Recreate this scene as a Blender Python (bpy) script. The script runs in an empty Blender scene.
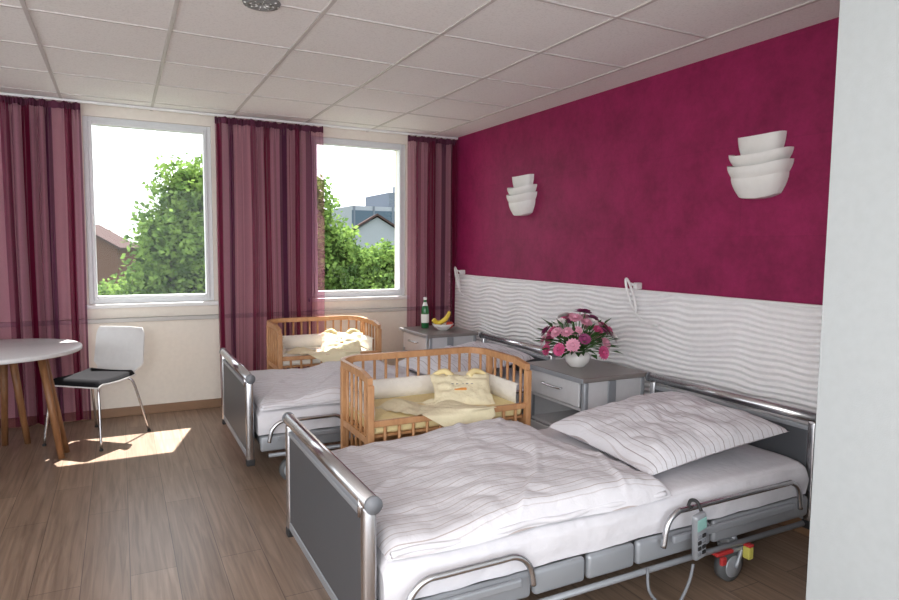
import bpy, bmesh, math, random
from mathutils import Vector, Matrix, noise
random.seed(7)
SC=bpy.context.scene
COL=SC.collection
SC.view_settings.view_transform='Standard'
SC.view_settings.look='None'
SC.view_settings.exposure=0.90

# ------------------------------------------------------------------ materials
def new_mat(name):
    m=bpy.data.materials.new(name);m.use_nodes=True
    nt=m.node_tree
    return m,nt,nt.nodes['Principled BSDF']
def N(nt,t,**k):
    n=nt.nodes.new(t)
    for a,b in k.items():setattr(n,a,b)
    return n
def mk(name,col,rough=.5,metal=0,nscale=30,nvar=.06,bump=0.,bscale=200,spec=.5,emit=0,sheen=0):
    m,nt,p=new_mat(name)
    tc=N(nt,'ShaderNodeTexCoord')
    no=N(nt,'ShaderNodeTexNoise');no.inputs['Scale'].default_value=nscale;no.inputs['Detail'].default_value=4
    nt.links.new(tc.outputs['Object'],no.inputs['Vector'])
    mx=N(nt,'ShaderNodeMix',data_type='RGBA')
    c=Vector(col)
    mx.inputs[6].default_value=(*(c*(1-nvar)),1);mx.inputs[7].default_value=(*[min(1,q) for q in c*(1+nvar)],1)
    nt.links.new(no.outputs['Fac'],mx.inputs[0]);nt.links.new(mx.outputs[2],p.inputs['Base Color'])
    p.inputs['Roughness'].default_value=rough;p.inputs['Metallic'].default_value=metal
    p.inputs['Specular IOR Level'].default_value=spec
    if bump:
        n2=N(nt,'ShaderNodeTexNoise');n2.inputs['Scale'].default_value=bscale;n2.inputs['Detail'].default_value=5
        nt.links.new(tc.outputs['Object'],n2.inputs['Vector'])
        b=N(nt,'ShaderNodeBump');b.inputs['Strength'].default_value=bump;b.inputs['Distance'].default_value=.01
        nt.links.new(n2.outputs['Fac'],b.inputs['Height']);nt.links.new(b.outputs['Normal'],p.inputs['Normal'])
    return m
M={}
M['cream']=mk('cream_paint',(.80,.75,.675),.8,bump=.15)
M['white_wall']=mk('white_paint',(.74,.76,.77),.75,bump=.15)
M['partition']=mk('partition_paint',(.46,.49,.50),.75,bump=.1)
M['duct']=mk('duct_grey',(.50,.49,.47),.5)
M['plastic_white']=mk('white_plastic',(.80,.80,.80),.35)
M['frame_white']=mk('window_pvc',(.72,.74,.76),.35)
M['lampwhite']=mk('lamp_ceramic',(.80,.79,.77),.5)
M['relief']=mk('relief_panel',(.82,.81,.82),.45)
M['chrome']=mk('brushed_steel',(.62,.62,.64),.25,1,nvar=.03)
M['sillmetal']=mk('aluminium_sill',(.75,.75,.76),.22,1,nvar=.02)
M['alu']=mk('aluminium_paint',(.33,.35,.38),.38,.3,nvar=.03)
M['dgrey']=mk('dark_grey_laminate',(.075,.08,.09),.45,nvar=.04)
M['mgrey']=mk('mid_grey',(.18,.19,.21),.5)
M['tyre']=mk('grey_tyre',(.10,.105,.11),.5)
M['black']=mk('black_rubber',(.02,.02,.022),.55)
M['seatblack']=mk('black_upholstery',(.015,.015,.017),.95,spec=.08)
M['red']=mk('red_plastic',(.42,.03,.03),.5)
M['yellow']=mk('yellow_plastic',(.50,.46,.10),.5)
M['sheet']=mk('white_sheet',(.72,.71,.75),.9,bump=.3,bscale=30)
M['babyyellow']=mk('pale_yellow_cloth',(.82,.68,.36),.9,bump=.4,bscale=60)
M['babycream']=mk('cream_cloth',(.82,.74,.52),.9,bump=.4,bscale=60)
M['babywhite']=mk('white_baby_cloth',(.84,.80,.73),.9,bump=.4,bscale=60)
M['orange']=mk('orange_embroidery',(.8,.35,.08),.8)
M['base']=mk('baseboard_wood',(.26,.15,.085),.5,nscale=12,nvar=.2)
M['cabtop']=mk('cabinet_top_laminate',(.22,.195,.185),.3,nscale=20,nvar=.12)
M['cabwhite']=mk('cabinet_laminate',(.60,.60,.62),.4)
M['tablewhite']=mk('table_top',(.70,.70,.71),.25)
M['leaf']=mk('plant_leaf',(.03,.10,.02),.5,nscale=60,nvar=.5)
M['stem']=mk('stem',(.06,.16,.03),.6)
M['pink']=mk('petal_pink',(.60,.09,.24),.6,nscale=60,nvar=.4)
M['lpink']=mk('petal_light_pink',(.74,.34,.46),.6,nscale=60,nvar=.2)
M['mauve']=mk('petal_mauve',(.30,.05,.16),.6,nscale=60,nvar=.4)
M['petwhite']=mk('petal_white',(.85,.8,.8),.6)
M['banana']=mk('banana_skin',(.80,.62,.06),.5,nscale=25,nvar=.1)
M['apple']=mk('apple_skin',(.50,.05,.03),.35,nscale=20,nvar=.4)
M['ceramic']=mk('white_ceramic',(.80,.78,.76),.2)
M['label']=mk('bottle_label',(.85,.87,.85),.6)
M['vent']=mk('vent_grey',(.22,.22,.22),.5)
M['screen']=mk('handset_screen',(.25,.45,.42),.3)
M['text']=mk('embroidery_grey',(.25,.22,.2),.8)

def wood_mat(name,c1,c2,scale=(1,1,12),rough=.45):
    m,nt,p=new_mat(name)
    tc=N(nt,'ShaderNodeTexCoord');mp=N(nt,'ShaderNodeMapping');mp.inputs['Scale'].default_value=scale
    no=N(nt,'ShaderNodeTexNoise');no.inputs['Scale'].default_value=6;no.inputs['Detail'].default_value=6;no.inputs['Distortion'].default_value=.6
    nt.links.new(tc.outputs['Object'],mp.inputs['Vector']);nt.links.new(mp.outputs['Vector'],no.inputs['Vector'])
    r=N(nt,'ShaderNodeValToRGB');r.color_ramp.elements[0].position=.3;r.color_ramp.elements[1].position=.7
    r.color_ramp.elements[0].color=(*c1,1);r.color_ramp.elements[1].color=(*c2,1)
    nt.links.new(no.outputs['Fac'],r.inputs['Fac']);nt.links.new(r.outputs['Color'],p.inputs['Base Color'])
    p.inputs['Roughness'].default_value=rough
    return m
M['beech']=wood_mat('beech_wood',(.43,.21,.09),(.57,.31,.15),(6,6,2))
M['tablewood']=wood_mat('table_leg_wood',(.20,.085,.035),(.33,.16,.07),(8,8,1))

def floor_mat():
    m,nt,p=new_mat('laminate_floor')
    L=nt.links.new
    tc=N(nt,'ShaderNodeTexCoord');mp=N(nt,'ShaderNodeMapping');mp.inputs['Rotation'].default_value=(0,0,math.pi/2)
    L(tc.outputs['Object'],mp.inputs['Vector'])
    br=N(nt,'ShaderNodeTexBrick');br.offset=.37;br.squash=1
    br.inputs['Scale'].default_value=1;br.inputs['Brick Width'].default_value=1.25;br.inputs['Row Height'].default_value=.185
    br.inputs['Mortar Size'].default_value=.0018;br.inputs['Mortar Smooth'].default_value=.2
    br.inputs['Color1'].default_value=(.315,.222,.162,1);br.inputs['Color2'].default_value=(.25,.174,.127,1);br.inputs['Mortar'].default_value=(.11,.075,.055,1)
    L(mp.outputs['Vector'],br.inputs['Vector'])
    m2=N(nt,'ShaderNodeMapping');m2.inputs['Scale'].default_value=(20,1.0,1);L(tc.outputs['Object'],m2.inputs['Vector'])
    no=N(nt,'ShaderNodeTexNoise');no.inputs['Scale'].default_value=2.2;no.inputs['Detail'].default_value=8;no.inputs['Distortion'].default_value=.8
    L(m2.outputs['Vector'],no.inputs['Vector'])
    r=N(nt,'ShaderNodeValToRGB');r.color_ramp.elements[0].position=.3;r.color_ramp.elements[1].position=.72
    r.color_ramp.elements[0].color=(.62,.6,.58,1);r.color_ramp.elements[1].color=(1.15,1.15,1.15,1)
    L(no.outputs['Fac'],r.inputs['Fac'])
    mx=N(nt,'ShaderNodeMix',data_type='RGBA',blend_type='MULTIPLY');mx.inputs[0].default_value=1
    L(br.outputs['Color'],mx.inputs[6]);L(r.outputs['Color'],mx.inputs[7]);L(mx.outputs[2],p.inputs['Base Color'])
    p.inputs['Roughness'].default_value=.34
    b=N(nt,'ShaderNodeBump');b.inputs['Strength'].default_value=.12;b.inputs['Distance'].default_value=.004
    L(no.outputs['Fac'],b.inputs['Height']);L(b.outputs['Normal'],p.inputs['Normal'])
    return m
M['floor']=floor_mat()

def magenta_mat():
    m,nt,p=new_mat('magenta_wallcovering')
    L=nt.links.new
    tc=N(nt,'ShaderNodeTexCoord')
    no=N(nt,'ShaderNodeTexNoise');no.inputs['Scale'].default_value=4;no.inputs['Detail'].default_value=12;no.inputs['Roughness'].default_value=.78
    L(tc.outputs['Object'],no.inputs['Vector'])
    r=N(nt,'ShaderNodeValToRGB');r.color_ramp.elements[0].position=.36;r.color_ramp.elements[1].position=.66
    r.color_ramp.elements[0].color=(.20,.005,.056,1);r.color_ramp.elements[1].color=(.33,.013,.098,1)
    L(no.outputs['Fac'],r.inputs['Fac'])
    sp=N(nt,'ShaderNodeSeparateXYZ');cb=N(nt,'ShaderNodeCombineXYZ');L(tc.outputs['Object'],sp.inputs[0]);L(sp.outputs['Y'],cb.inputs['X']);L(sp.outputs['Z'],cb.inputs['Y'])
    br=N(nt,'ShaderNodeTexBrick');br.offset=.5
    br.inputs['Scale'].default_value=1;br.inputs['Brick Width'].default_value=1.2;br.inputs['Row Height'].default_value=.5
    br.inputs['Mortar Size'].default_value=.004;br.inputs['Mortar Smooth'].default_value=1
    br.inputs['Color1'].default_value=(1,1,1,1);br.inputs['Color2'].default_value=(.9,.9,.9,1);br.inputs['Mortar'].default_value=(.85,.85,.85,1)
    L(cb.outputs[0],br.inputs['Vector'])
    mx=N(nt,'ShaderNodeMix',data_type='RGBA',blend_type='MULTIPLY');mx.inputs[0].default_value=1
    L(r.outputs['Color'],mx.inputs[6]);L(br.outputs['Color'],mx.inputs[7]);L(mx.outputs[2],p.inputs['Base Color'])
    p.inputs['Roughness'].default_value=.6;p.inputs['Specular IOR Level'].default_value=.35
    b=N(nt,'ShaderNodeBump');b.inputs['Strength'].default_value=.3;b.inputs['Distance'].default_value=.005
    L(no.outputs['Fac'],b.inputs['Height']);L(b.outputs['Normal'],p.inputs['Normal'])
    return m
M['magenta']=magenta_mat()

def ceil_mat():
    m,nt,p=new_mat('mineral_tile')
    L=nt.links.new
    tc=N(nt,'ShaderNodeTexCoord')
    no=N(nt,'ShaderNodeTexNoise');no.inputs['Scale'].default_value=90;no.inputs['Detail'].default_value=3;L(tc.outputs['Object'],no.inputs['Vector'])
    r=N(nt,'ShaderNodeValToRGB');r.color_ramp.elements[0].position=.35;r.color_ramp.elements[1].position=.5
    r.color_ramp.elements[0].color=(.76,.73,.725,1);r.color_ramp.elements[1].color=(.83,.80,.795,1)
    L(no.outputs['Fac'],r.inputs['Fac']);L(r.outputs['Color'],p.inputs['Base Color']);p.inputs['Roughness'].default_value=.85
    return m
M['tile']=ceil_mat()
M['tbar']=mk('ceiling_grid_bar',(.56,.52,.51),.5)

def stripe_cloth(name,axis,scale,base=(.72,.71,.75),line=(.46,.40,.39),bst=.3):
    m,nt,p=new_mat(name);L=nt.links.new
    uv=N(nt,'ShaderNodeUVMap');sp=N(nt,'ShaderNodeSeparateXYZ');L(uv.outputs[0],sp.inputs[0])
    mu=N(nt,'ShaderNodeMath',operation='MULTIPLY');mu.inputs[1].default_value=scale;L(sp.outputs[axis],mu.inputs[0])
    fr=N(nt,'ShaderNodeMath',operation='FRACT');L(mu.outputs[0],fr.inputs[0])
    r=N(nt,'ShaderNodeValToRGB');cr=r.color_ramp;cr.interpolation='CONSTANT'
    W=(*base,1);Ln=(*line,1);L2=(.60,.57,.59,1)
    cr.elements[0].position=0;cr.elements[0].color=W;cr.elements[1].position=.30;cr.elements[1].color=L2
    for ps,c in((.36,W),(.72,Ln),(.79,W)):
        e=cr.elements.new(ps);e.color=c
    L(fr.outputs[0],r.inputs['Fac']);L(r.outputs['Color'],p.inputs['Base Color']);p.inputs['Roughness'].default_value=.9
    tc=N(nt,'ShaderNodeTexCoord')
    n2=N(nt,'ShaderNodeTexNoise');n2.inputs['Scale'].default_value=14;n2.inputs['Detail'].default_value=4;n2.inputs['Distortion'].default_value=.8;L(tc.outputs['Object'],n2.inputs['Vector'])
    b=N(nt,'ShaderNodeBump');b.inputs['Strength'].default_value=bst;b.inputs['Distance'].default_value=.02
    L(n2.outputs['Fac'],b.inputs['Height']);L(b.outputs['Normal'],p.inputs['Normal'])
    return m
M['duvet']=stripe_cloth('striped_duvet_cloth','Y',20)
M['pillow']=stripe_cloth('striped_pillow_cloth','X',18,line=(.36,.32,.33))

def curtain_mat():
    m=bpy.data.materials.new('striped_sheer_curtain');m.use_nodes=True;nt=m.node_tree;L=nt.links.new
    nt.nodes.clear();out=N(nt,'ShaderNodeOutputMaterial')
    uv=N(nt,'ShaderNodeUVMap');sp=N(nt,'ShaderNodeSeparateXYZ');L(uv.outputs[0],sp.inputs[0])
    mu=N(nt,'ShaderNodeMath',operation='MULTIPLY');mu.inputs[1].default_value=1.0;L(sp.outputs['X'],mu.inputs[0])
    fr=N(nt,'ShaderNodeMath',operation='FRACT');L(mu.outputs[0],fr.inputs[0])
    S=(.25,.10,.155);S2=(.30,.13,.17)
    stops=[(0,(.16,.014,.045),.76),(.09,S,.28),(.22,(.10,.025,.07),.72),(.30,S2,.25),(.42,(.17,.014,.05),.78),(.49,S,.40),(.56,(.11,.025,.07),.72),(.63,S2,.22),(.82,(.18,.025,.07),.66),(.89,S,.30)]
    r=N(nt,'ShaderNodeValToRGB');a=N(nt,'ShaderNodeValToRGB')
    for rr,k in((r,0),(a,1)):
        cr=rr.color_ramp;cr.interpolation='CONSTANT'
        for i,(p0,c,al) in enumerate(stops):
            if i==0:e=cr.elements[0];e.position=0
            elif i==1:e=cr.elements[1];e.position=p0
            else:e=cr.elements.new(p0)
            e.color=(*c,1) if k==0 else (al,al,al,1)
        L(fr.outputs[0],rr.inputs['Fac'])
    # sheer weave: threads are denser when seen edge-on in the folds
    lw=N(nt,'ShaderNodeLayerWeight');lw.inputs['Blend'].default_value=.5
    ml=N(nt,'ShaderNodeMath',operation='MULTIPLY_ADD');ml.inputs[1].default_value=.45;ml.use_clamp=True
    L(lw.outputs['Facing'],ml.inputs[0]);L(a.outputs['Color'],ml.inputs[2])
    d=N(nt,'ShaderNodeBsdfDiffuse');t=N(nt,'ShaderNodeBsdfTranslucent');tr=N(nt,'ShaderNodeBsdfTransparent')
    tr.inputs['Color'].default_value=(.90,.66,.76,1)
    L(r.outputs['Color'],d.inputs['Color']);L(r.outputs['Color'],t.inputs['Color'])
    m1=N(nt,'ShaderNodeMixShader');m1.inputs[0].default_value=.5;L(d.outputs[0],m1.inputs[1]);L(t.outputs[0],m1.inputs[2])
    m2=N(nt,'ShaderNodeMixShader');L(ml.outputs[0],m2.inputs[0]);L(tr.outputs[0],m2.inputs[1]);L(m1.outputs[0],m2.inputs[2])
    L(m2.outputs[0],out.inputs['Surface'])
    return m
M['curtain']=curtain_mat()
M['curthead']=mk('curtain_heading_tape',(.10,.02,.05),.9)

def glass_mat(name,col=(1,1,1),gl=.015):
    m=bpy.data.materials.new(name);m.use_nodes=True;nt=m.node_tree;L=nt.links.new
    nt.nodes.clear();out=N(nt,'ShaderNodeOutputMaterial')
    tr=N(nt,'ShaderNodeBsdfTransparent');tr.inputs['Color'].default_value=(*col,1)
    g=N(nt,'ShaderNodeBsdfGlossy');g.inputs['Roughness'].default_value=.02
    mx=N(nt,'ShaderNodeMixShader');mx.inputs[0].default_value=gl;L(tr.outputs[0],mx.inputs[1]);L(g.outputs[0],mx.inputs[2]);L(mx.outputs[0],out.inputs['Surface'])
    return m
M['glass']=glass_mat('window_glass')
M['green_glass']=mk('green_bottle_glass',(.01,.14,.04),.08,nvar=.02,spec=.8)

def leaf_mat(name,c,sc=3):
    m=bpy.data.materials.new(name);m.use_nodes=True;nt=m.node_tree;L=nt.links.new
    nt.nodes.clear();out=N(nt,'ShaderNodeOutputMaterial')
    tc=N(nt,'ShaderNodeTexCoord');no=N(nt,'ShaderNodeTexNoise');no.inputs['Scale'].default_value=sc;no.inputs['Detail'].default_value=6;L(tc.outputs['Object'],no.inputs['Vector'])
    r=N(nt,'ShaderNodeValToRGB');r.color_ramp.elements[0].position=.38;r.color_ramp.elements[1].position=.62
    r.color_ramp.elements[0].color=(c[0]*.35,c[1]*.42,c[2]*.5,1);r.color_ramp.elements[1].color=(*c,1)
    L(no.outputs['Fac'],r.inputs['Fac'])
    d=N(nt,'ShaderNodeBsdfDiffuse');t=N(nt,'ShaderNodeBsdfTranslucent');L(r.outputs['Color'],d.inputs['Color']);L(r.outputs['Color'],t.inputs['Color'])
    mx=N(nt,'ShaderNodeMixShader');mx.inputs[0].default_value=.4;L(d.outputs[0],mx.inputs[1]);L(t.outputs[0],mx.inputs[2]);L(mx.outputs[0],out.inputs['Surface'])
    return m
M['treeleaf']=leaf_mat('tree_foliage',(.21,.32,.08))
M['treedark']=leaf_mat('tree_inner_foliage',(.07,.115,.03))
M['bark']=mk('bark',(.10,.07,.05),.9)
M['grass']=mk('grass_ground',(.06,.09,.03),.95,nscale=.5,nvar=.4,spec=.1)
M['bwall']=mk('building_white',(.24,.26,.29),.8,spec=.1)
M['bgrey']=mk('building_grey',(.12,.14,.17),.7,spec=.1)
M['bglass']=mk('building_glass',(.05,.08,.11),.3,spec=.2)
M['roof']=mk('roof_tile',(.06,.04,.038),.95,spec=.05)
M['brown']=mk('brown_house_wall',(.10,.055,.04),.9,spec=.1)

# ------------------------------------------------------------------ mesh builder
class MB:
    def __init__(s):s.v=[];s.f=[];s.m=[];s.s=[];s.mats=[];s.uv={}
    def mi(s,mat):
        mat=M[mat] if isinstance(mat,str) else mat
        if mat not in s.mats:s.mats.append(mat)
        return s.mats.index(mat)
    def add(s,vs,fs,mat,smooth=False,X=None,uvs=None):
        o=len(s.v);k=s.mi(mat)
        for i,v in enumerate(vs):
            v=Vector(v);v=X@v if X is not None else v
            s.v.append(v)
            if uvs:s.uv[o+i]=uvs[i]
        for f in fs:s.f.append([i+o for i in f]);s.m.append(k);s.s.append(smooth)
    def box(s,x0,x1,y0,y1,z0,z1,mat,bev=0,seg=2,X=None):
        bm=bmesh.new();bmesh.ops.create_cube(bm,size=1)
        for v in bm.verts:
            v.co=Vector(((x0+x1)/2+v.co.x*(x1-x0),(y0+y1)/2+v.co.y*(y1-y0),(z0+z1)/2+v.co.z*(z1-z0)))
        if bev:bmesh.ops.bevel(bm,geom=bm.edges[:],offset=bev,segments=seg,profile=.5,affect='EDGES')
        bm.verts.index_update()
        s.add([v.co.copy() for v in bm.verts],[[v.index for v in f.verts] for f in bm.faces],mat,bool(bev) and seg>2,X)
        bm.free()
    def tube(s,pts,r,mat,n=12,closed=False,X=None,sub=0):
        pts=[Vector(p) for p in pts]
        if sub:
            q=[];L=len(pts)
            rng=range(L) if closed else range(L-1)
            for i in rng:
                p0=pts[(i-1)%L] if closed or i>0 else pts[i]
                p1=pts[i];p2=pts[(i+1)%L]
                p3=pts[(i+2)%L] if closed or i+2<L else p2
                for j in range(sub):
                    t=j/sub
                    q.append(.5*((2*p1)+(p2-p0)*t+(2*p0-5*p1+4*p2-p3)*t*t+(-p0+3*p1-3*p2+p3)*t**3))
            if not closed:q.append(pts[-1])
            pts=q
        L=len(pts);vs=[];fs=[]
        rr=r if isinstance(r,(list,tuple)) else None
        up=None
        for i in range(L):
            if closed:d=(pts[(i+1)%L]-pts[i-1])
            else:d=pts[min(i+1,L-1)]-pts[max(i-1,0)]
            d.normalize()
            if up is None:
                a=Vector((0,0,1)) if abs(d.z)<.9 else Vector((1,0,0))
                up=(a-d*a.dot(d)).normalized()
            else:
                up=(up-d*up.dot(d))
                up=up.normalized() if up.length>1e-6 else Vector((1,0,0))
            sd=d.cross(up)
            R=(rr[0]+(rr[1]-rr[0])*i/(L-1)) if rr else r
            for k in range(n):
                t=2*math.pi*k/n;vs.append(pts[i]+up*(R*math.cos(t))+sd*(R*math.sin(t)))
        for i in range(L if closed else L-1):
            j=(i+1)%L
            for k in range(n):
                fs.append([i*n+k,i*n+(k+1)%n,j*n+(k+1)%n,j*n+k])
        if not closed:
            fs.append(list(range(n))[::-1]);fs.append([(L-1)*n+k for k in range(n)])
        s.add(vs,fs,mat,True,X)
    def lathe(s,prof,c,mat,n=32,X=None):
        vs=[];fs=[];c=Vector(c)
        for r,z in prof:
            for k in range(n):
                t=2*math.pi*k/n;vs.append(c+Vector((r*math.cos(t),r*math.sin(t),z)))
        for i in range(len(prof)-1):
            for k in range(n):fs.append([i*n+k,i*n+(k+1)%n,(i+1)*n+(k+1)%n,(i+1)*n+k])
        s.add(vs,fs,mat,True,X)
    def grid(s,fn,nu,nv,mat,X=None,uvf=None,wrapu=False):
        vs=[];fs=[];uv=[]
        for j in range(nv+1):
            for i in range(nu+1):
                u=i/nu;v=j/nv;vs.append(fn(u,v));uv.append(uvf(u,v) if uvf else (u,v))
        for j in range(nv):
            for i in range(nu):
                a=j*(nu+1)+i;fs.append([a,a+1,a+nu+2,a+nu+1])
        s.add(vs,fs,mat,True,X,uv)
    def build(s,name,parent=None,loc=(0,0,0),rotz=0,fixn=False):
        me=bpy.data.meshes.new(name);me.from_pydata([tuple(v) for v in s.v],[],s.f)
        for m in s.mats:me.materials.append(m)
        me.polygons.foreach_set('material_index',s.m);me.polygons.foreach_set('use_smooth',s.s)
        if s.uv:
            ul=me.uv_layers.new(name='UVMap')
            for l in me.loops:ul.data[l.index].uv=s.uv.get(l.vertex_index,(0,0))
        me.update()
        if fixn:
            bm=bmesh.new();bm.from_mesh(me);bmesh.ops.recalc_face_normals(bm,faces=bm.faces);bm.to_mesh(me);bm.free()
        ob=bpy.data.objects.new(name,me);COL.objects.link(ob)
        ob.location=loc;ob.rotation_euler=(0,0,rotz)
        if parent:ob.parent=parent
        return ob
def empty(name,loc,rotz=0):
    e=bpy.data.objects.new(name,None);e.empty_display_size=.1;COL.objects.link(e);e.location=loc;e.rotation_euler=(0,0,rotz);return e

# ------------------------------------------------------------------ dims
W,D,H,P=3.058,5.860,2.526,1.146
XL,YB=-3.0,-2.2
ZT,ZB=2.44,.943
WX=[(-.231,.725),(1.587,2.543)]

# ------------------------------------------------------------------ room
b=MB();b.box(XL-.2,W+.2,YB,D+.28,-.12,0,'floor');b.build('floor')
b=MB()
b.box(XL-.2,W+.2,YB,D+.28,H+.004,H+.15,'tile')
gx=-.36
while gx>XL:gx-=.625
gx+=.625
xs=[]
while gx<W-.2:xs.append(gx);gx+=.625
for x in xs:b.box(x-.010,x+.010,YB,D,H-.002,H+.006,'tbar')
y=D-.32
while y>YB:
    b.box(XL,xs[-1],y-.007,y+.007,H-.0015,H+.006,'tbar');y-=.625
b.build('ceiling')
b=MB();b.box(W,W+.2,YB,D+.28,0,H+.004,'magenta');b.build('wall_right')
b=MB()
b.box(XL-.2,XL,YB,D+.28,0,.85,'white_wall');b.box(XL-.2,XL,YB,D+.28,2.44,H+.004,'white_wall')
for y0,y1 in((YB,-1.9),(-.2,.1),(1.8,2.1),(3.8,D+.28)):b.box(XL-.2,XL,y0,y1,.85,2.44,'white_wall')  # unseen wall, openings invented to let fill daylight reach the right wall
b.build('wall_left')
b=MB()
segs=[(XL,WX[0][0]),(WX[0][1],WX[1][0]),(WX[1][1],W)]
for a,c in segs:b.box(a,c,D,D+.28,0,H+.004,'cream')
for a,c in WX:
    b.box(a,c,D,D+.28,0,ZB,'cream');b.box(a,c,D,D+.28,ZT,H+.004,'cream')
b.build('wall_back')
b=MB();b.box(2.0,W-.002,YB,1.249,0,H+.002,'partition');b.build('wall_partition')
b=MB()
def rp(u,v):
    y=1.26+u*(D-1.262);z=.09+v*(P-.09)
    w=noise.noise(Vector((y*2.8,z*3.4,3.1)))*.036+noise.noise(Vector((y*6.,z*5,8)))*.013
    s=math.sin(2*math.pi*(z+w+y*.02)/.033)
    a=.5+.5*noise.noise(Vector((y*3,z*7,1)))
    return (W-.024-(.0042+.0045*a)*s,y,z)
b.grid(rp,460,320,'relief')
b.box(W-.034,W-.001,1.26,D-.002,P,P+.014,'plastic_white',.004)
b.build('trim_relief_panel',fixn=False)
b=MB();b.box(W-.045,W-.0005,1.26,D-.03,0,.085,'base',.004);b.build('baseboard_right')
b=MB();b.box(XL,W-.05,D-.018,D-.0005,0,.075,'base',.004);b.build('baseboard_back')
b=MB();b.box(XL,W-.05,D-.050,D-.0005,.79,.825,'duct',.005);b.build('trim_cable_duct')

# windows
for i,(a,c) in enumerate(WX):
    e=empty('window_%d'%(i+1),((a+c)/2,D+.05,ZB))
    hw=(c-a)/2;hh=ZT-ZB
    b=MB();f=.035
    for x0,x1,z0,z1 in((-hw,-hw+f,0,hh),(hw-f,hw,0,hh),(-hw+f,hw-f,0,f),(-hw+f,hw-f,hh-f,hh)):
        b.box(x0,x1,-.03,.04,z0,z1,'frame_white',.004)
    g=.028
    for x0,x1,z0,z1 in((-hw+f,-hw+f+g,f,hh-f),(hw-f-g,hw-f,f,hh-f),(-hw+f+g,hw-f-g,f,f+g),(-hw+f+g,hw-f-g,hh-f-g,hh-f)):
        b.box(x0,x1,-.045,.03,z0,z1,'frame_white',.006)
    b.box(-hw+f+.008,-hw+f+.022,-.06,-.044,hh*.45,hh*.45+.05,'plastic_white',.003)
    b.box(-hw+f+.008,-hw+f+.022,-.075,-.06,hh*.45-.09,hh*.45+.03,'plastic_white',.005)
    b.build('frame',e)
    b=MB();b.box(-hw+f+g-.01,hw-f-g+.01,-.004,.002,f+g-.01,hh-f-g+.01,'glass');b.build('glass_pane',e)
    b=MB();b.box(-hw-.03,hw+.03,-.10,-.045,-.035,-.001,'plastic_white',.006);b.build('sill',e)
    b=MB();b.box(-hw+.002,hw-.002,.045,.32,.001,.012,'sillmetal');b.build('outer_sill',e)
b=MB();b.box(-2.4,W-.01,D-.15,D-.12,H-.018,H-.001,'plastic_white');b.build('curtain_rail')

def curtain(x0,x1,seed,nf,yc=D-.135,ext=1.5,off=0.):
    b=MB();w=x1-x0
    def fn(u,v):
        z=.035+v*(H-.024-.035)
        topk=max(0,(v-.93)/.07)
        ph=2*math.pi*nf*(u+.018*math.sin(u*23+seed)+.012*math.sin(u*51+seed*2))
        amp=.042*(1-.45*topk)*(.75+.35*math.sin(u*17+seed))
        dx=.010*math.sin(v*3.5+u*9+seed)*(1-v)
        yy=yc+amp*math.sin(ph+.35*math.sin(v*4+seed))+.006*math.sin(ph*2.7)*(1-v)
        yy+=topk*.012*math.sin(ph*4)
        xx=x0+w*u+.5*amp*math.cos(ph*1.)*.35+dx
        return (min(xx,W-.03),yy,z)
    b.grid(fn,int(260*w/.8),40,'curtain',uvf=lambda u,v:(u*w*ext+off,v))
    def hd(u,v):
        p=fn(u,1.0);return (p[0],p[1]-.004,H-.075+v*.05+.010*math.sin(u*w*90)*(v-.3))
    b.grid(hd,int(260*w/.8),3,'curthead')
    return b.build('curtain')
curtain(-1.75,-.235,1.0,15,off=.31)
curtain(.735,1.66,2.3,9,off=.40)
curtain(2.50,3.03,4.1,5.5,off=.66)

# ceiling vent
b=MB();c=(.605,3.04,H)
b.lathe([(0,-.012),(.03,-.012),(.03,-.016),(.045,-.016),(.045,-.008),(.055,-.008),(.055,-.016),(.07,-.016),(.07,-.006),(.08,-.012),(.085,-.001)],c,'vent',32)
for k in range(8):
    t=math.pi*k/4
    b.tube([(c[0]+.02*math.cos(t),c[1]+.02*math.sin(t),H-.014),(c[0]+.078*math.cos(t),c[1]+.078*math.sin(t),H-.012)],.003,'plastic_white',6)
b.build('ceiling_vent')

# ------------------------------------------------------------------ wall lamps
def wall_lamp(y,z):
    b=MB()
    tiers=[(0.0,.105,.120,.160,.070,.110,.022),(.075,.165,.140,.182,.090,.128,.026),(.145,.225,.138,.178,.085,.122,.026),(.215,.325,.112,.134,.065,.085,.012)]
    for z0,z1,r0,r1,d0,d1,lift in tiers:
        nu=44;nv=8
        def sh(off):
            def fn(u,v):
                t=math.pi*u;k=math.sin(v*math.pi/2)
                R=r0+(r1-r0)*k-off;Dp=d0+(d1-d0)*k-off
                yy=R*math.copysign(abs(math.cos(t))**.85,math.cos(t));xx=-Dp*abs(math.sin(t))**.8
                zz=z0+(z1-z0)*v+lift*abs(math.cos(t))**2.2
                return (xx-.002,yy,zz)
            return fn
        o=sh(0);i_=sh(.006)
        b.grid(o,nu,nv,'lampwhite');b.grid(i_,nu,nv,'lampwhite')
        b.grid(lambda u,v:tuple(Vector(o(u,1))*(1-v)+Vector(i_(u,1))*v),nu,1,'lampwhite')
        b.grid(lambda u,v:tuple(Vector(o(u,0))*(1-v)+Vector((-.002,o(u,0)[1],o(u,0)[2]))*v),nu,1,'lampwhite')
    b.box(-.045,-.001,-.05,.05,.05,.28,'plastic_white',.004)
    return b.build('wall_lamp',loc=(W,y,z))
wall_lamp(2.28,1.70);wall_lamp(4.52,1.70)

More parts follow.
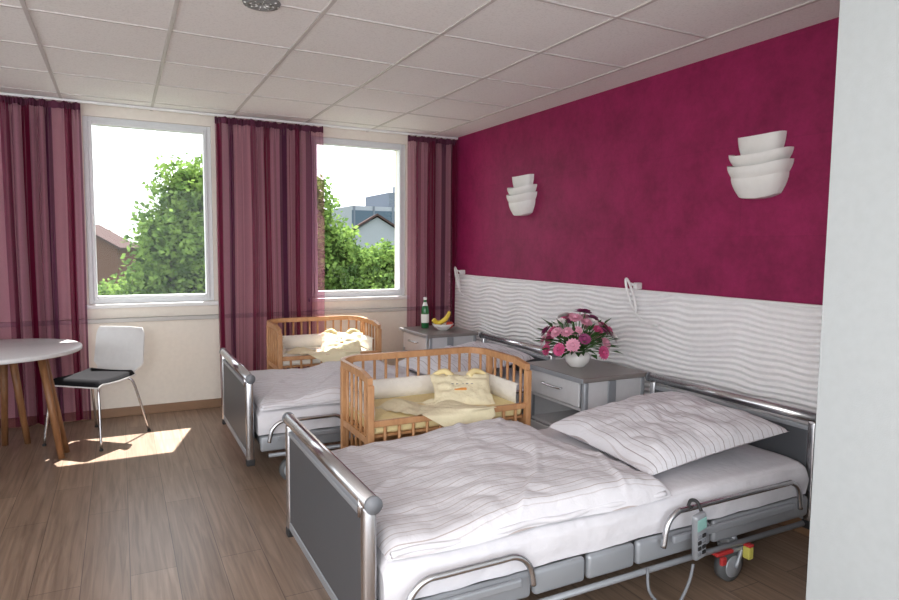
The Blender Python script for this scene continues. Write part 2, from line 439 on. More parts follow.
# ------------------------------------------------------------------ reading lamps
def reading_lamp(y):
    e=empty('reading_lamp',(W,y,P-.02))
    b=MB()
    b.box(-.055,-.001,-.016,.016,.036,.080,'plastic_white',.006)
    pts=[]
    for k in range(24):
        t=2*math.pi*k/24
        pts.append((-.085,.024*math.cos(t)+.045*math.sin(t),.105*math.sin(t)))
    b.tube(pts,.0085,'plastic_white',10,closed=True)
    b.tube([(-.05,0,.06),(-.07,.01,.07),(-.085,.02,.075)],.009,'plastic_white',8,sub=4)
    b.tube([(-.085,-.045,-.10),(-.09,-.06,-.125),(-.095,-.11,-.150),(-.10,-.17,-.165),(-.10,-.22,-.17)],.006,'plastic_white',8,sub=5)
    b.tube([(-.10,-.20,-.168),(-.10,-.26,-.174)],.011,'plastic_white',10)
    b.build('lamp_body',e)
reading_lamp(3.14);reading_lamp(5.56)

# ------------------------------------------------------------------ beds
def castor(b,x,y,r=.07):
    X=Matrix.Translation((x,y,r))@Matrix.Rotation(math.pi/2,4,'X')
    b.lathe([(0,-.026),(r*.55,-.028),(r*.8,-.022),(r,-.018),(r,.018),(r*.8,.022),(r*.55,.028),(0,.026)],(0,0,0),'tyre',28,X)
    b.lathe([(0,-.031),(r*.62,-.031),(r*.68,-.025)],(0,0,0),'alu',24,X)
    b.lathe([(0,.031),(r*.62,.031),(r*.68,.025)],(0,0,0),'alu',24,X)
    b.lathe([(0,-.036),(r*.2,-.036),(r*.22,-.031)],(0,0,0),'tyre',16,X)
    for s in(-.038,.038):
        b.tube([(x,y+s,r),(x+.02,y+s,r+.05),(x+.03,y+s,r*2+.01)],.009,'alu',8,sub=3)
    b.box(x-.03,x+.055,y-.044,y+.044,r*2+.002,r*2+.022,'alu',.008)
    b.tube([(x+.02,y,r*2+.02),(x+.02,y,r*2+.06)],.016,'alu',12)

def bed(loc,detail):
    e=empty('hospital_bed',loc);L=2.18;Wd=1.04
    for nm,x,s in(('footboard',0,1),('headboard',L,-1)):
        b=MB()
        b.tube([(x,-.012,.655),(x,Wd+.012,.655)],.026,'chrome',18)
        for yy in(-.018,Wd+.018):
            b.tube([(x,yy-.006,.655),(x,yy+.006,.655)],.028,'mgrey',18)
        for yy in(.025,Wd-.025):
            b.box(x-.022,x+.022,yy-.02,yy+.02,.16,.64,'chrome',.012,3)
            b.box(x-.024,x+.024,yy-.022,yy+.022,.13,.17,'black',.006)
        b.box(x-.013,x+.013,.045,Wd-.045,.20,.60,'dgrey',.005)
        b.box(x-.016,x+.016,.045,Wd-.045,.592,.612,'alu',.004)
        b.box(x-.016,x+.016,.045,Wd-.045,.165,.20,'alu',.004)
        for yy in(.22,Wd-.22):
            b.box(min(x,x+s*.12),max(x,x+s*.12),yy-.02,yy+.02,.24,.28,'mgrey',.004)
        if nm=='footboard':
            b.tube([(x-.02,.045,.66),(x-.02,.045,.60)],.008,'chrome',8)
        b.build(nm,e)
    b=MB()
    b.box(.06,L-.06,.07,Wd-.07,.235,.295,'mgrey',.01)
    for yy in(.0,Wd-.035):
        xs=[.05,.60,.84,1.08,1.50,L-.04]
        for k in range(len(xs)-1):
            b.box(xs[k]+.006,xs[k+1]-.006,yy,yy+.035,.205,.30,'alu',.016,3)
    b.tube([(.1,-.01,.185),(L-.1,-.01,.185)],.012,'alu',10)
    b.build('bed_frame',e)
    b=MB()
    for yy in(.16,Wd-.2):b.box(.2,1.78,yy,yy+.045,.165,.205,'alu',.008)
    for xx in(.26,1.66):b.box(xx-.03,xx+.03,.02,Wd-.02,.15,.19,'alu',.01)
    for xx in(.45,1.35):b.box(xx-.09,xx+.09,.36,.68,.10,.24,'mgrey',.015)
    for xx in(.24,1.65):
        for yy in(.035,Wd-.035):castor(b,xx,yy)
    b.box(1.50,1.60,-.030,.01,.158,.174,'red',.006)
    b.box(1.51,1.54,-.045,-.028,.125,.16,'red',.006)
    b.box(1.675,1.705,-.045,-.01,.115,.168,'yellow',.006)
    b.box(1.675,1.705,-.046,-.01,.168,.180,'red',.004)
    b.build('chassis',e)
    b=MB()
    for x0,x1,zt in((.13,.55,.385),(1.22,2.0,.40)):
        yy=-.028
        b.tube([(x0-.03,yy,.27),(x0-.01,yy,zt-.04),(x0+.04,yy,zt),(x0+.12,yy,zt+.003),(x1-.12,yy,zt+.003),(x1-.04,yy,zt),(x1+.01,yy,zt-.04),(x1+.03,yy,.27)],.0115,'chrome',12,sub=6)
        b.box(x0+.02,x1-.02,yy-.008,yy+.008,.275,.305,'alu',.006)
    b.build('side_rail',e)
    b=MB()
    nu,nv=110,56
    def mt(u,v):
        x=.045+u*(L-.09)
        t=v
        y0,y1=.012,Wd-.012;zb,zt=.305,.455
        per=[(y0+.004,zb),(y0-.004,zb+.05),(y0-.004,zt-.05),(y0+.006,zt-.018),(y0+.03,zt-.002),(y0+.10,zt+.003),(Wd/2,zt+.006),(y1-.10,zt+.003),(y1-.03,zt-.002),(y1-.006,zt-.018),(y1+.004,zt-.05),(y1+.004,zb+.05),(y1-.004,zb)]
        k=t*(len(per)-1);i=min(int(k),len(per)-2);f=k-i
        yy=per[i][0]*(1-f)+per[i+1][0]*f;zz=per[i][1]*(1-f)+per[i+1][1]*f
        en=min(u,1-u)*L
        if en<.03:zz=zb+(zz-zb)*(.75+.25*math.sqrt(max(0,1-((.03-en)/.03)**2)))
        side=1 if (v<.3 or v>.7) else .2
        dn=(noise.noise(Vector((x*7,zz*9,v*3)))*.008+noise.noise(Vector((x*22,zz*8,v*9)))*.0035)*side
        yy+=dn*(-1 if v<.5 else 1)
        zz+=noise.noise(Vector((x*5,yy*5,0)))*.006
        return (x,yy,zz)
    b.grid(mt,nu,nv,'sheet')
    for u in(0,1):
        vs=[mt(u,j/nv) for j in range(nv+1)]
        b.add(vs,[list(range(nv+1))],'sheet')
    b.build('mattress',e)
    b=MB()
    X=Matrix.Translation((1.33,-.075,.31))@Matrix.Rotation(math.radians(-12),4,'Y')@Matrix.Rotation(math.radians(8),4,'X')
    b.box(-.032,.032,-.014,.014,-.105,.10,'alu',.012,3,X)
    b.box(-.024,.024,-.017,-.012,.035,.085,'screen',.002,2,X)
    for i in range(4):
        for j in range(2):b.box(-.022+j*.024,-.004+j*.024,-.018,-.012,-.08+i*.026,-.064+i*.026,'black' if (i+j)%3 else 'mgrey',.002,2,X)
    b.tube([(1.345,-.07,.40),(1.348,-.045,.43),(1.34,-.02,.43),(1.33,-.015,.40)],.007,'black',8,sub=4)
    p=[(1.305,-.075,.20),(1.28,-.078,.13),(1.22,-.08,.06),(1.15,-.07,.07),(1.10,-.05,.13),(1.12,-.02,.20)]
    b.tube(p,.006,'mgrey',8,sub=8)
    b.build('handset',e)
    return e
BX,BY=.65,1.75
bed((BX,BY,0),1)
bed((BX,BY+2.01,0),1)

def duvet(bx,by,seed,x0=.055,x1=1.235,amp=1):
    b=MB()
    y0,y1=-.005,1.045
    nu,nv=170,120
    zb=.468
    def fn(u,v):
        x=x0+u*(x1-x0);y=y0+v*(y1-y0)
        eu=min(1,min(u,1-u)*(x1-x0)/.06);ev=min(1,min(v,1-v)*(y1-y0)/.06)
        pr=math.sqrt(max(0,1-(1-eu)**2))*math.sqrt(max(0,1-(1-ev)**2))
        q=Vector((x*2.3+seed,y*2.3,seed));q2=Vector((x*5+y*3,y*6-x*2,seed))
        wr=abs(noise.noise(q2))*.017
        cr=max(0,1-abs(noise.noise(Vector((x*3.2-y*2.2,(x+y)*.9,seed+4))))*9)*.009
        z=zb+pr*(.038+.024*amp*noise.noise(q)+wr+cr+.006*noise.noise(Vector((x*14,y*14,seed))))
        dd=(x-(x0+.40*(x1-x0))-.32*(y-.5))
        z+=pr*.028/(1+math.exp(-dd*30))*(1-max(0,(u-.85)/.15))
        xx=x+.025*math.sin(y*5+seed)*(u**3)
        yy=y+.012*math.sin(x*9+seed)*(1-pr)
        if ev<1 and pr<.9:z-=(.9-pr)*.012
        return (xx,yy,max(z,.4655 if .02<y<1.02 else .40))
    b.grid(fn,nu,nv,'duvet',uvf=lambda u,v:(u*(x1-x0),v*(y1-y0)+.012*math.sin(u*5+seed)+.006*math.sin(u*13)))
    pts=[]
    for k in range(60):
        u=k/59;pts.append((x0+.012+u*(x1-x0-.03),y0+.008+.006*math.sin(u*30),.474+.004*math.sin(u*19)))
    b.tube(pts,.011,'sheet',8)
    return b.build('duvet',loc=(bx,by,0))
duvet(BX,BY,1.7);duvet(BX,BY+2.01,5.2)

def pillow(cx,cy,z,sx,sy,rot,seed,tilt=.10):
    b=MB()
    for sgn in(1,-1):
        def fn(u,v):
            a=2*u-1;c=2*v-1
            x=a*sx/2*(1-.06*(1-c*c));y=c*sy/2*(1-.06*(1-a*a))
            prof=((1-a**4)*(1-c**4))
            t=prof**.45
            zz=sgn*t*(.085 if sgn>0 else .03)
            zz+=(noise.noise(Vector((a*2.5+seed,c*2.5,seed)))*.022+abs(noise.noise(Vector((a*5+seed,c*4,seed*2))))*.016)*t*(1 if sgn>0 else 0)
            return (x,y,zz+(a+1)*tilt*.5)
        b.grid(fn,70,70,'pillow',uvf=lambda u,v:(u*sx+.015*math.sin(v*7),v*sy))
    return b.build('pillow',loc=(cx,cy,z),rotz=rot)
pillow(BX+1.675,BY+.47,.500,.80,.78,math.radians(-4),2.2)
pillow(BX+1.675,BY+2.01+.48,.500,.80,.76,math.radians(3),6.2)

# ------------------------------------------------------------------ bedside crib
def crib(loc,seed,Lx,Ly=.52,white=False):
    e=empty('bedside_crib',loc);zr=.81;zf=.575;zb=.30
    b=MB()
    rr=.11
    def corner(cx,cy,a0,a1,n=7):
        return [(cx+rr*math.cos(a0+(a1-a0)*k/n),cy+rr*math.sin(a0+(a1-a0)*k/n)) for k in range(n+1)]
    path=[(0,0.0),(0,.12)]+corner(rr,Ly-rr,math.pi,math.pi/2)+corner(Lx-rr,Ly-rr,math.pi/2,0)+[(Lx,.12),(Lx,0)]
    def ribbon(path,z0,z1,th,mat,zfn=None):
        n=len(path)
        vs=[];fs=[]
        for i,(x,y) in enumerate(path):
            a=Vector(path[max(i-1,0)]);c=Vector(path[min(i+1,n-1)]);d=(c-a).normalized();nn=Vector((-d.y,d.x))*th/2
            dz=zfn(x,y) if zfn else 0
            for (o,z) in((-1,z0),(1,z0),(1,z1),(-1,z1)):vs.append((x+nn.x*o,y+nn.y*o,z+dz))
        for i in range(n-1):
            for k in range(4):fs.append([i*4+k,i*4+(k+1)%4,(i+1)*4+(k+1)%4,(i+1)*4+k])
        fs.append([0,1,2,3]);fs.append([(n-1)*4+k for k in range(4)])
        b.add(vs,fs,mat)
    zfn=lambda x,y:.018*math.sin(math.pi*min(1,max(0,x/Lx)))+(-.022*(1-y/.12) if y<.12 else 0)
    ribbon(path,zr-.036,zr,.026,'beech',zfn)
    ribbon(path,zb,zb+.04,.026,'beech')
    ribbon(path,.455,.49,.022,'beech')
    b.box(0,Lx,-.013,.013,zf-.032,zf,'beech',.006)
    b.box(0,Lx,-.011,.011,zb,zb+.04,'beech',.004)
    for x in(0,Lx):
        b.box(x-.017,x+.017,-.017,.017,.0,zr-.055,'beech',.006)
        b.box(x-.017,x+.017,Ly-rr-.017,Ly-rr+.017,0,zr-.03,'beech',.006)
    def slat(x,y,z0,z1,r=.0085):b.tube([(x,y,z0),(x,y,z1)],r,'beech',8)
    seg=[0]
    for i in range(1,len(path)):seg.append(seg[-1]+(Vector(path[i])-Vector(path[i-1])).length)
    T=seg[-1];n=int(T/.068)
    for k in range(1,n):
        s=T*k/n
        for i in range(1,len(seg)):
            if seg[i]>=s:
                f=(s-seg[i-1])/(seg[i]-seg[i-1]);x=path[i-1][0]*(1-f)+path[i][0]*f;y=path[i-1][1]*(1-f)+path[i][1]*f;break
        slat(x,y,zb+.02,zr-.03+zfn(x,y))
    n=int(Lx/.075)
    for k in range(1,n):slat(Lx*k/n,0,zb+.02,zf-.02)
    b.build('wooden_frame',e)
    b=MB()
    b.box(.02,Lx-.02,.02,Ly-.02,.485,.498,'beech')
    b.box(.018,Lx-.018,.018,Ly-.018,.498,.560,'babywhite' if white else 'babyyellow',.02,3)
    b.build('crib_mattress',e)
    b=MB()
    bp=[(.022,.05),(.022,.12)]+[(x,y) for x,y in [(.022+.09*(1+math.cos(a)),Ly-.112+.09*math.sin(a)) for a in [math.pi-math.pi/2*k/6 for k in range(7)]]]
    bp+= [(Lx-.112+.09*math.cos(a),Ly-.112+.09*math.sin(a)) for a in [math.pi/2-math.pi/2*k/6 for k in range(7)]]+[(Lx-.022,.12),(Lx-.022,.05)]
    n=len(bp);vs=[];fs=[]
    for i,(x,y) in enumerate(bp):
        a=Vector(bp[max(i-1,0)]);c=Vector(bp[min(i+1,n-1)]);d=(c-a).normalized();nn=Vector((d.y,-d.x))
        for (o,z) in((0,.555),(.018,.56),(.022,.60),(.018,.665),(0,.67)):vs.append((x+nn.x*o,y+nn.y*o,z))
    for i in range(n-1):
        for k in range(4):fs.append([i*5+k,i*5+k+1,(i+1)*5+k+1,(i+1)*5+k])
    b.add(vs,fs,'babywhite',True);b.build('crib_bumper',e)
    b=MB()
    cx=.42*Lx/.95;ww=.46
    def dr(u,v):
        x=cx+(u-.5)*ww*(1-.5*max(0,v-.5))+.16*(v-.3)
        s=v*.44
        if s<.30:
            y=.30-s+.05*math.sin(u*5);z=.572+.014*math.sin(x*25+seed)*math.sin(s*9+1)+.016*abs(noise.noise(Vector((x*12,s*12,seed))))
            if s>.24:z+=.008*(s-.24)/.06
        else:
            q=s-.30
            y=-.024-.004*math.sin(x*30)-.012*math.sin(min(1,q/.05)*math.pi/2)+.05*math.sin(u*5)*max(0,1-q/.03);z=.590-q*(.40+.5*math.cos((u-.5)*3.2))
        return (x,y,z)
    b.grid(dr,44,44,'babycream')
    b.build('baby_blanket',e)
    b=MB()
    X=Matrix.Translation((Lx*.70,.25,.600))@Matrix.Rotation(math.radians(-20),4,'Z')@Matrix.Rotation(math.radians(22),4,'X')
    for sgn in(1,-1):
        def cf(u,v):
            a=2*u-1;c=2*v-1
            t=((1-a**4)*(1-c**4))**.5
            return (a*.16*(1+.12*c*c),c*.12*(1+.12*a*a),sgn*t*.028+.016*noise.noise(Vector((a*4,c*4,seed)))+.02*(1+c))
        b.grid(cf,24,20,'babycream',X)
    for s in(-1,1):
        b.tube([(s*.05,.10,.05),(s*.085,.13,.065),(s*.13,.135,.05),(s*.16,.12,.035)],[.020,.012],'babyyellow',8,X=X,sub=4)
    b.box(-.05,.02,-.03,-.012,.043,.048,'orange',.001,2,X)
    for k in range(6):b.box(-.09+k*.028,-.076+k*.028,.02,.028,.047,.051,'text',.001,2,X)
    b.build('comforter_cloth',e)
crib((1.06,2.865,0),1.0,.92)
crib((1.07,4.87,0),2.0,.81,white=True)

# ------------------------------------------------------------------ bedside cabinets
def cabinet(loc):
    e=empty('bedside_cabinet',loc);dx,dy=.47,.56
    b=MB()
    zt=.68
    b.box(-.025,dx+.01,-.02,dy+.02,zt-.028,zt,'cabtop',.006)
    b.box(-.03,-.022,-.02,dy+.02,zt-.03,zt-.002,'alu',.003)
    b.build('top',e)
    b=MB()
    for y0,y1 in((0,.02),(dy-.02,dy)):
        b.box(.03,dx-.03,y0,y1,.10,zt-.029,'cabwhite',.003)
    for x in(.0,dx-.035):
        for y in(-.004,dy-.031):b.box(x,x+.035,y,y+.035,.08,zt-.029,'alu',.010,3)
    b.box(dx*.5-.06,dx*.5+.0,-.010,.0,.10,zt-.03,'alu',.005)
    b.box(dx-.02,dx-.005,.02,dy-.02,.10,zt-.03,'cabwhite')
    b.box(.01,dx-.01,.02,dy-.02,.10,.12,'cabwhite');b.box(.01,dx-.01,.02,dy-.02,.475,.492,'cabwhite')
    b.box(.01,dx-.01,.02,dy-.02,.315,.33,'cabwhite')
    b.build('carcass',e)
    b=MB()
    b.box(-.012,.006,.034,dy-.034,.50,zt-.035,'cabwhite',.005)
    b.tube([(-.014,dy/2-.09,.585),(-.034,dy/2-.075,.585),(-.034,dy/2+.075,.585),(-.014,dy/2+.09,.585)],.007,'chrome',8,sub=5)
    b.build('drawer',e)
    b=MB()
    b.box(-.012,.006,.034,dy-.034,.115,.312,'cabwhite',.005)
    b.tube([(-.014,dy/2-.08,.27),(-.034,dy/2-.065,.27),(-.034,dy/2+.065,.27),(-.014,dy/2+.08,.27)],.007,'chrome',8,sub=5)
    b.build('door',e)
    b=MB()
    for x in(.04,dx-.04):
        for y in(.04,dy-.04):
            X=Matrix.Translation((x,y,.03))@Matrix.Rotation(math.pi/2,4,'X')
            b.lathe([(0,-.012),(.028,-.012),(.03,-.008),(.03,.008),(.028,.012),(0,.012)],(0,0,0),'black',20,X)
            b.tube([(x,y,.045),(x,y,.105)],.012,'alu',10)
    b.build('castors',e)
cabinet((2.36,2.845,0));cabinet((2.33,4.86,0))

# ------------------------------------------------------------------ flower vase
def flowers(loc):
    e=empty('flower_vase',loc)
    b=MB()
    b.lathe([(0,0),(.045,0),(.05,.006),(.074,.032),(.080,.058),(.072,.085),(.060,.098),(.065,.106),(.058,.106),(.05,.095),(.05,.08),(0,.078)],(0,0,0),'ceramic',36)
    b.build('vase',e)
    rnd=random.Random(4)
    fl=MB();lf=MB();st=MB()
    heads=[]
    for i in range(42):
        for tr in range(40):
            a=rnd.uniform(0,2*math.pi);r=.23*math.sqrt(rnd.uniform(0,1));z=.16+.20*(1-(r/.23)**2)+rnd.uniform(-.055,.02)
            p=Vector((r*math.cos(a),r*math.sin(a),z))
            if all((p-q).length>.058 for q,_ in heads):break
        heads.append((p,rnd.choice(['pink','pink','lpink','lpink','mauve','petwhite','lpink','pink','lpink'])))
    for p,mat in heads:
        d=(p-Vector((0,0,.06))).normalized()
        q=d.to_track_quat('Z','Y').to_matrix().to_4x4()
        X=Matrix.Translation(p)@q
        R=rnd.uniform(.036,.054)
        for ring,(cnt,el,rad) in enumerate(((14,.15,1),(12,.55,.85),(9,.95,.65),(6,1.3,.45))):
            for k in range(cnt):
                t=2*math.pi*(k+ring*.5)/cnt;ce,se=math.cos(el),math.sin(el);ln=R*rad;w=ln*.28
                def pt(s,o,l=0):
                    rr=ln*s*ce;zz=ln*s*se*.9+l
                    return (rr*math.cos(t)-o*math.sin(t),rr*math.sin(t)+o*math.cos(t),zz)
                fl.add([pt(.1,-w*.4),pt(.1,w*.4),pt(.65,w,.002),pt(1,0,-.003),pt(.65,-w,.002)],[[0,1,2,3,4]],mat,True,X)
        fl.lathe([(0,R*.5),(R*.25,R*.45),(R*.32,R*.2),(0,0)],(0,0,0),mat,8,X)
        st.tube([(0,0,.08),tuple(p*.55+Vector((0,0,.05))),tuple(p)],.003,'stem',5,sub=3)
    for i in range(110):
        a=rnd.uniform(0,2*math.pi);el=rnd.uniform(-.15,1.0);r=rnd.uniform(.08,.25)
        base=Vector((.03*math.cos(a),.03*math.sin(a),.12));d=Vector((math.cos(a)*math.cos(el),math.sin(a)*math.cos(el),math.sin(el)*.8)).normalized()
        tip=base+d*r;ln=rnd.uniform(.06,.11);w=rnd.uniform(.012,.022)
        s=d.cross(Vector((0,0,1)));s=(s.normalized() if s.length>.01 else Vector((1,0,0)))
        t0=tip-d*ln*.5;
        lf.add([t0,t0+d*ln*.35+s*w+Vector((0,0,.004)),tip+d*ln*.5-Vector((0,0,.012)),t0+d*ln*.35-s*w+Vector((0,0,.004))],[[0,1,2,3]],'leaf')
        if i%2==0:st.tube([base,tip],.002,'stem',4)
    fl.build('blossoms',e);lf.build('leaves',e);st.build('stems',e)
flowers((2.56,3.16,.6805))

# bottle
b=MB()
b.lathe([(0,0),(.033,0),(.036,.004),(.036,.165),(.032,.19),(.018,.225),(.014,.24),(.0135,.27),(.016,.272),(.016,.278),(0,.278)],(0,0,0),'green_glass',28)
b.lathe([(.0368,.05),(.0368,.13)],(0,0,0),'label',28);b.lathe([(.026,.207),(.0175,.228),(.0152,.24)],(0,0,0),'label',28)
b.lathe([(.0165,.262),(.0165,.285),(0,.286)],(0,0,0),'label',20)
b.build('water_bottle',loc=(2.50,5.30,.6805))
e=empty('fruit_bowl',(2.58,5.09,.6805))
b=MB();b.lathe([(0,0),(.04,0),(.045,.004),(.085,.035),(.10,.06),(.096,.06),(.08,.038),(.04,.010),(0,.008)],(0,0,0),'ceramic',36);b.build('bowl',e)
b=MB()
for k in range(5):
    X=Matrix.Translation((0,0,.05))@Matrix.Rotation(-.9+k*.22,4,'Z')
    pts=[(-.085,k*.010-.02,.045),(-.055,k*.012-.02,.02),(-.01,k*.013-.02,.022),(.035,k*.010-.015,.055),(.055,k*.003-.006,.095),(.058,0,.118)]
    b.tube(pts,[.021,.010],'banana',8,X=X,sub=4)
b.build('bananas',e)
b=MB();
for x,y in((.045,-.045),(-.02,.055)):
    b.lathe([(0,-.028),(.015,-.031),(.03,-.015),(.034,.006),(.026,.027),(.010,.030),(0,.022)],(x,y,.05),'apple',20)
b.build('apples',e)

# ------------------------------------------------------------------ round table
def table():
    e=empty('round_table',(-.745,4.97,0))
    b=MB();b.lathe([(0,.712),(.49,.712),(.50,.718),(.50,.738),(.494,.742),(0,.742)],(0,0,0),'tablewhite',72);b.build('table_top',e)
    b=MB()
    for a in(-8,82,172,262):
        t=math.radians(a);c,s=math.cos(t),math.sin(t)
        for off in(-.07,.07):
            b.tube([(.27*c-off*s*.3,.27*s+off*c*.3,.70),(.375*c-off*s,.375*s+off*c,.0)],[.026,.02],'tablewood',10)
    b.box(-.27,.27,-.04,.04,.66,.711,'tablewood',.005);b.box(-.04,.04,-.27,.27,.66,.711,'tablewood',.005)
    b.build('legs',e)
table()

# ------------------------------------------------------------------ chair
def chair(loc,rot):
    e=empty('chair',loc,rot)
    def shell(off):
        def fn(u,v):
            a=2*u-1
            if v<.45:
                s=v/.45;y=-.21+s*.36;z=.455-.012*math.sin(s*math.pi)+.010*a*a*s;  w=.205+.01*s
                if s<.12:z-=(.12-s)**2*1.4
            elif v<.62:
                s=(v-.45)/.17;t=s*math.pi/2*.92;w=.215-.05*math.sin(s*math.pi);y=.15+.075*math.sin(t);z=.455+.075*(1-math.cos(t))+.010*a*a*(1-s)
            else:
                s=(v-.62)/.38;y=.225+.075*s-.035*a*a*s;z=.525+.27*s;w=.215-.006*s
            k=1
            if v>.9:k=1-.10*((v-.9)/.1)**2
            return (a*w*k,y+off*(0 if v<.45 else 1)*1,z+off*(-1 if v<.62 else 0))
        return fn
    b=MB();b.grid(shell(0),20,40,'plastic_white');b.grid(shell(.010),20,40,'plastic_white')
    o,i_=shell(0),shell(.010)
    b.grid(lambda u,v:tuple(Vector(o(0,u))*(1-v)+Vector(i_(0,u))*v),40,1,'plastic_white')
    b.grid(lambda u,v:tuple(Vector(o(1,u))*(1-v)+Vector(i_(1,u))*v),40,1,'plastic_white')
    b.grid(lambda u,v:tuple(Vector(o(u,1))*(1-v)+Vector(i_(u,1))*v),20,1,'plastic_white')
    b.grid(lambda u,v:tuple(Vector(o(u,0))*(1-v)+Vector(i_(u,0))*v),20,1,'plastic_white')
    b.build('shell',e)
    b=MB()
    def pad(u,v):
        p=Vector(o(.01+u*.98,.0+v*.50));e0=min(1,min(u,1-u)/.06)*min(1,min(v,1-v)/.06)
        return (p.x,p.y-.004,p.z+.001+.028*math.sqrt(max(0,e0)))
    b.grid(pad,28,28,'seatblack')
    b.build('seat_pad',e)
    b=MB()
    for s in(-1,1):
        b.tube([(s*.10,-.10,.435),(s*.17,-.17,.43),(s*.20,-.205,.36),(s*.235,-.24,.008)],.009,'chrome',8,sub=5)
        b.tube([(s*.10,.10,.435),(s*.16,.14,.43),(s*.19,.17,.36),(s*.235,.25,.008)],.009,'chrome',8,sub=5)
        b.tube([(s*.10,-.10,.436),(s*.10,.10,.436)],.009,'chrome',8)
        for y in(-.24,.25):b.tube([(s*.235,y,.0),(s*.235,y,.012)],.013,'black',8)
    b.build('legs',e)
chair((-.18,5.25,0),math.atan2(-.64,.77))

# ------------------------------------------------------------------ exterior
b=MB();b.box(-120,160,7,260,-6.4,-6,'grass');b.build('ground_outside')
def tree(name,blobs,nl,seed,base):
    rnd=random.Random(seed);e=empty(name,base)
    B=Vector(base);lf=MB();vs=[];fs=[]
    tot=sum(q[3]**2 for q in blobs)
    for (x,y,z,r) in blobs:
        n=int(nl*r*r/tot)
        for i in range(n):
            d=Vector((rnd.gauss(0,1),rnd.gauss(0,1),rnd.gauss(0,1))).normalized()
            bump=1+.45*noise.noise(d*2.6+Vector((x,y,z)))+.25*noise.noise(d*6+Vector((z,x,y)))
            p=Vector((x,y,z))-B+d*r*bump*rnd.uniform(.70,1.06)
            s=rnd.uniform(.045,.10)
            a=Vector((rnd.gauss(0,1),rnd.gauss(0,1),rnd.gauss(0,.6))).normalized()*s;c=a.cross(Vector((rnd.gauss(0,1),rnd.gauss(0,1),rnd.gauss(0,1)))).normalized()*s*.6
            o=len(vs);vs+= [p-a,p-c,p+a,p+c];fs.append([o,o+1,o+2,o+3])
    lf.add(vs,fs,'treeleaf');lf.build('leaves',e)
    tb=MB()
    tb.tube([(0,0,0),(.1,0,2.5),(0,.1,5)],[.28,.15],'bark',10,sub=4)
    for (x,y,z,r) in blobs:
        tb.tube([(0,0,2.8),tuple((Vector((x,y,z))-B)*.6+Vector((0,0,1.2))),tuple(Vector((x,y,z))-B)],[.10,.03],'bark',6,sub=4)
        nn=14
        def fn(u,v):
            t=2*math.pi*u;ph=math.pi*v
            d=Vector((math.cos(t)*math.sin(ph),math.sin(t)*math.sin(ph),math.cos(ph)))
            return tuple(Vector((x,y,z))-B+d*r*(.62+.25*noise.noise(d*2.5+Vector((x,y,z)))))
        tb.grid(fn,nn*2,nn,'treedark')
    tb.build('trunk',e)
tree('tree',[(1.75,18,2.7,.95),(2.5,18.3,2.2,1.1),(1.15,17.6,1.6,.9),(1.9,17.4,1.4,.8),(2.3,18,.4,1.4),(.9,18,.1,1.0),(.2,18.5,-.6,.85),(-.3,19,-.5,.9),(-1.2,19.5,-.9,1.1),(1.2,18,-1.3,1.4),(-.4,18.5,-1.9,1.4)],34000,1,(1.3,18.3,-6))
tree('tree',[(4.7,18,2.6,.85),(4.3,18,1.5,1.1),(5.2,17.8,1.3,.95),(5.9,18,.5,.95),(6.6,18.2,.55,.85),(7.3,18.4,.4,1.0),(8.1,18.4,.5,1.1),(5.3,18,-.8,1.4),(7,18,-1.1,1.6)],32000,2,(5.8,18.4,-6))
b=MB();rnd=random.Random(9)
for k in range(46):
    x=-40+k*3.0+rnd.uniform(-1,1);y=95+rnd.uniform(-6,6);r=rnd.uniform(2.5,4.2);z=-2.6+rnd.uniform(-1,1.6)
    def fn(u,v):
        t=2*math.pi*u;ph=math.pi*v;d=Vector((math.cos(t)*math.sin(ph),math.sin(t)*math.sin(ph),math.cos(ph)))
        return tuple(Vector((x,y,z))+Vector((d.x,d.y,d.z*1.3))*r*(1+.25*noise.noise(d*3+Vector((x,y,z)))))
    b.grid(fn,20,12,'treedark')
b.build('distant_treeline')
def gable_house(name,cx,cy,w,d,z0,ze,zr,wall,rot,win=True):
    b=MB();b.box(-w/2,w/2,-d/2,d/2,0,ze-z0,wall)
    hz=ze-z0;rz=zr-z0;o=.3
    for sg in(-1,1):
        b.add([(-w/2-o,sg*(d/2+o),hz-.1),(w/2+o,sg*(d/2+o),hz-.1),(w/2+o,0,rz),(-w/2-o,0,rz),(-w/2-o,sg*(d/2+o),hz+.05),(w/2+o,sg*(d/2+o),hz+.05),(w/2+o,0,rz+.15),(-w/2-o,0,rz+.15)],[[0,1,2,3],[4,5,6,7],[0,1,5,4],[1,2,6,5],[3,0,4,7]],'roof')
    b.add([(-w/2,-d/2,hz),(-w/2,d/2,hz),(-w/2,0,rz-.1),(w/2,-d/2,hz),(w/2,d/2,hz),(w/2,0,rz-.1)],[[0,1,2],[3,4,5]],wall)
    for k in range(int(w/1.8)):
        for zz in(1.2,3.8,6.2):
            if zz+1.2<hz:b.box(-w/2+.7+k*1.8,-w/2+1.6+k*1.8,-d/2-.03,-d/2+.05,zz,zz+1.2,'bglass')
    for yy in(-1.2,.4):
        b.box(-w/2-.03,-w/2+.03,yy,yy+.8,hz-1.6,hz-.5,'bwall')
    return b.build(name,loc=(cx,cy,z0),rotz=rot)
gable_house('house',-1.9,50,3.4,5,-6,1.2,2.7,'brown',math.radians(70))
gable_house('house',17.3,46,5.2,4.6,-6,2.2,3.7,'bwall',math.radians(75))
b=MB()
b.box(-7,7,-4,4,0,11.2,'bwall')
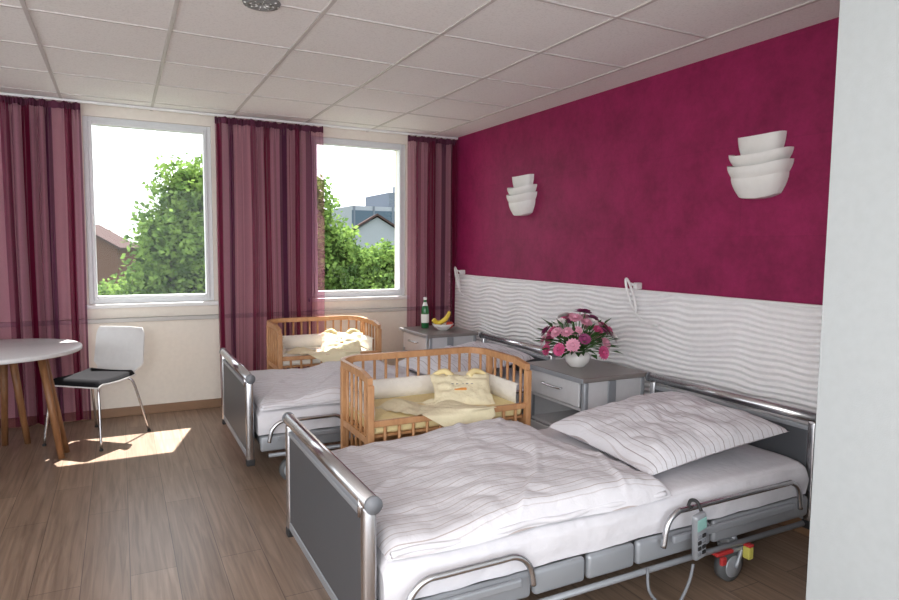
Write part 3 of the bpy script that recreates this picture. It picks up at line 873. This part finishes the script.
for k in range(4):
    b.box(-7.05,7.05,-4.06,-3.9,1.2+k*2.7,2.7+k*2.7,'bglass')
b.box(-3.2,3.5,-3.5,3,11.2,12.6,'bgrey');b.box(-1.0,.6,-2,1,12.6,13.6,'bwall')
for k in range(8):b.box(-6.9+k*1.9,-6.75+k*1.9,-4.1,-3.95,0,11.2,'bgrey')
b.build('office_building',loc=(26.0,60,-6))

# ------------------------------------------------------------------ lights
w=bpy.data.worlds.new('World');SC.world=w;w.use_nodes=True;nt=w.node_tree
bg=nt.nodes['Background'];bg.inputs['Color'].default_value=(.90,.95,1,1);bg.inputs['Strength'].default_value=1.65
sd=bpy.data.lights.new('sun','SUN');sd.energy=11.5;sd.angle=math.radians(.6);sd.color=(1,.96,.91)
so=bpy.data.objects.new('sun',sd);COL.objects.link(so);so.rotation_euler=Vector((-.3,-1,-1.67)).to_track_quat('-Z','Y').to_euler();so.location=(3,12,12)
pd=bpy.data.lights.new('fill_light','POINT');pd.energy=88;pd.shadow_soft_size=.4;pd.color=(1,.97,.94)  # added fill light behind the camera, brightens ceiling and walls; no lamp stands there
po=bpy.data.objects.new('fill_light',pd);COL.objects.link(po);po.location=(-.9,-.4,1.55)

# ------------------------------------------------------------------ camera
f,yaw,pit,roll,hc=634.24,.4792,.0819,.009,1.4228
F=Vector((math.sin(yaw)*math.cos(pit),math.cos(yaw)*math.cos(pit),-math.sin(pit)))
R0=Vector((math.cos(yaw),-math.sin(yaw),0));U0=R0.cross(F)
R=R0*math.cos(roll)+U0*math.sin(roll);U=-R0*math.sin(roll)+U0*math.cos(roll)
cd=bpy.data.cameras.new('camera');co=bpy.data.objects.new('camera',cd);COL.objects.link(co)
m=Matrix(((R.x,U.x,-F.x,0),(R.y,U.y,-F.y,0),(R.z,U.z,-F.z,hc),(0,0,0,1)))
co.matrix_world=m
cd.sensor_width=36;cd.sensor_fit='HORIZONTAL';cd.lens=f/899*36;cd.clip_start=.02;cd.clip_end=1000
SC.camera=co
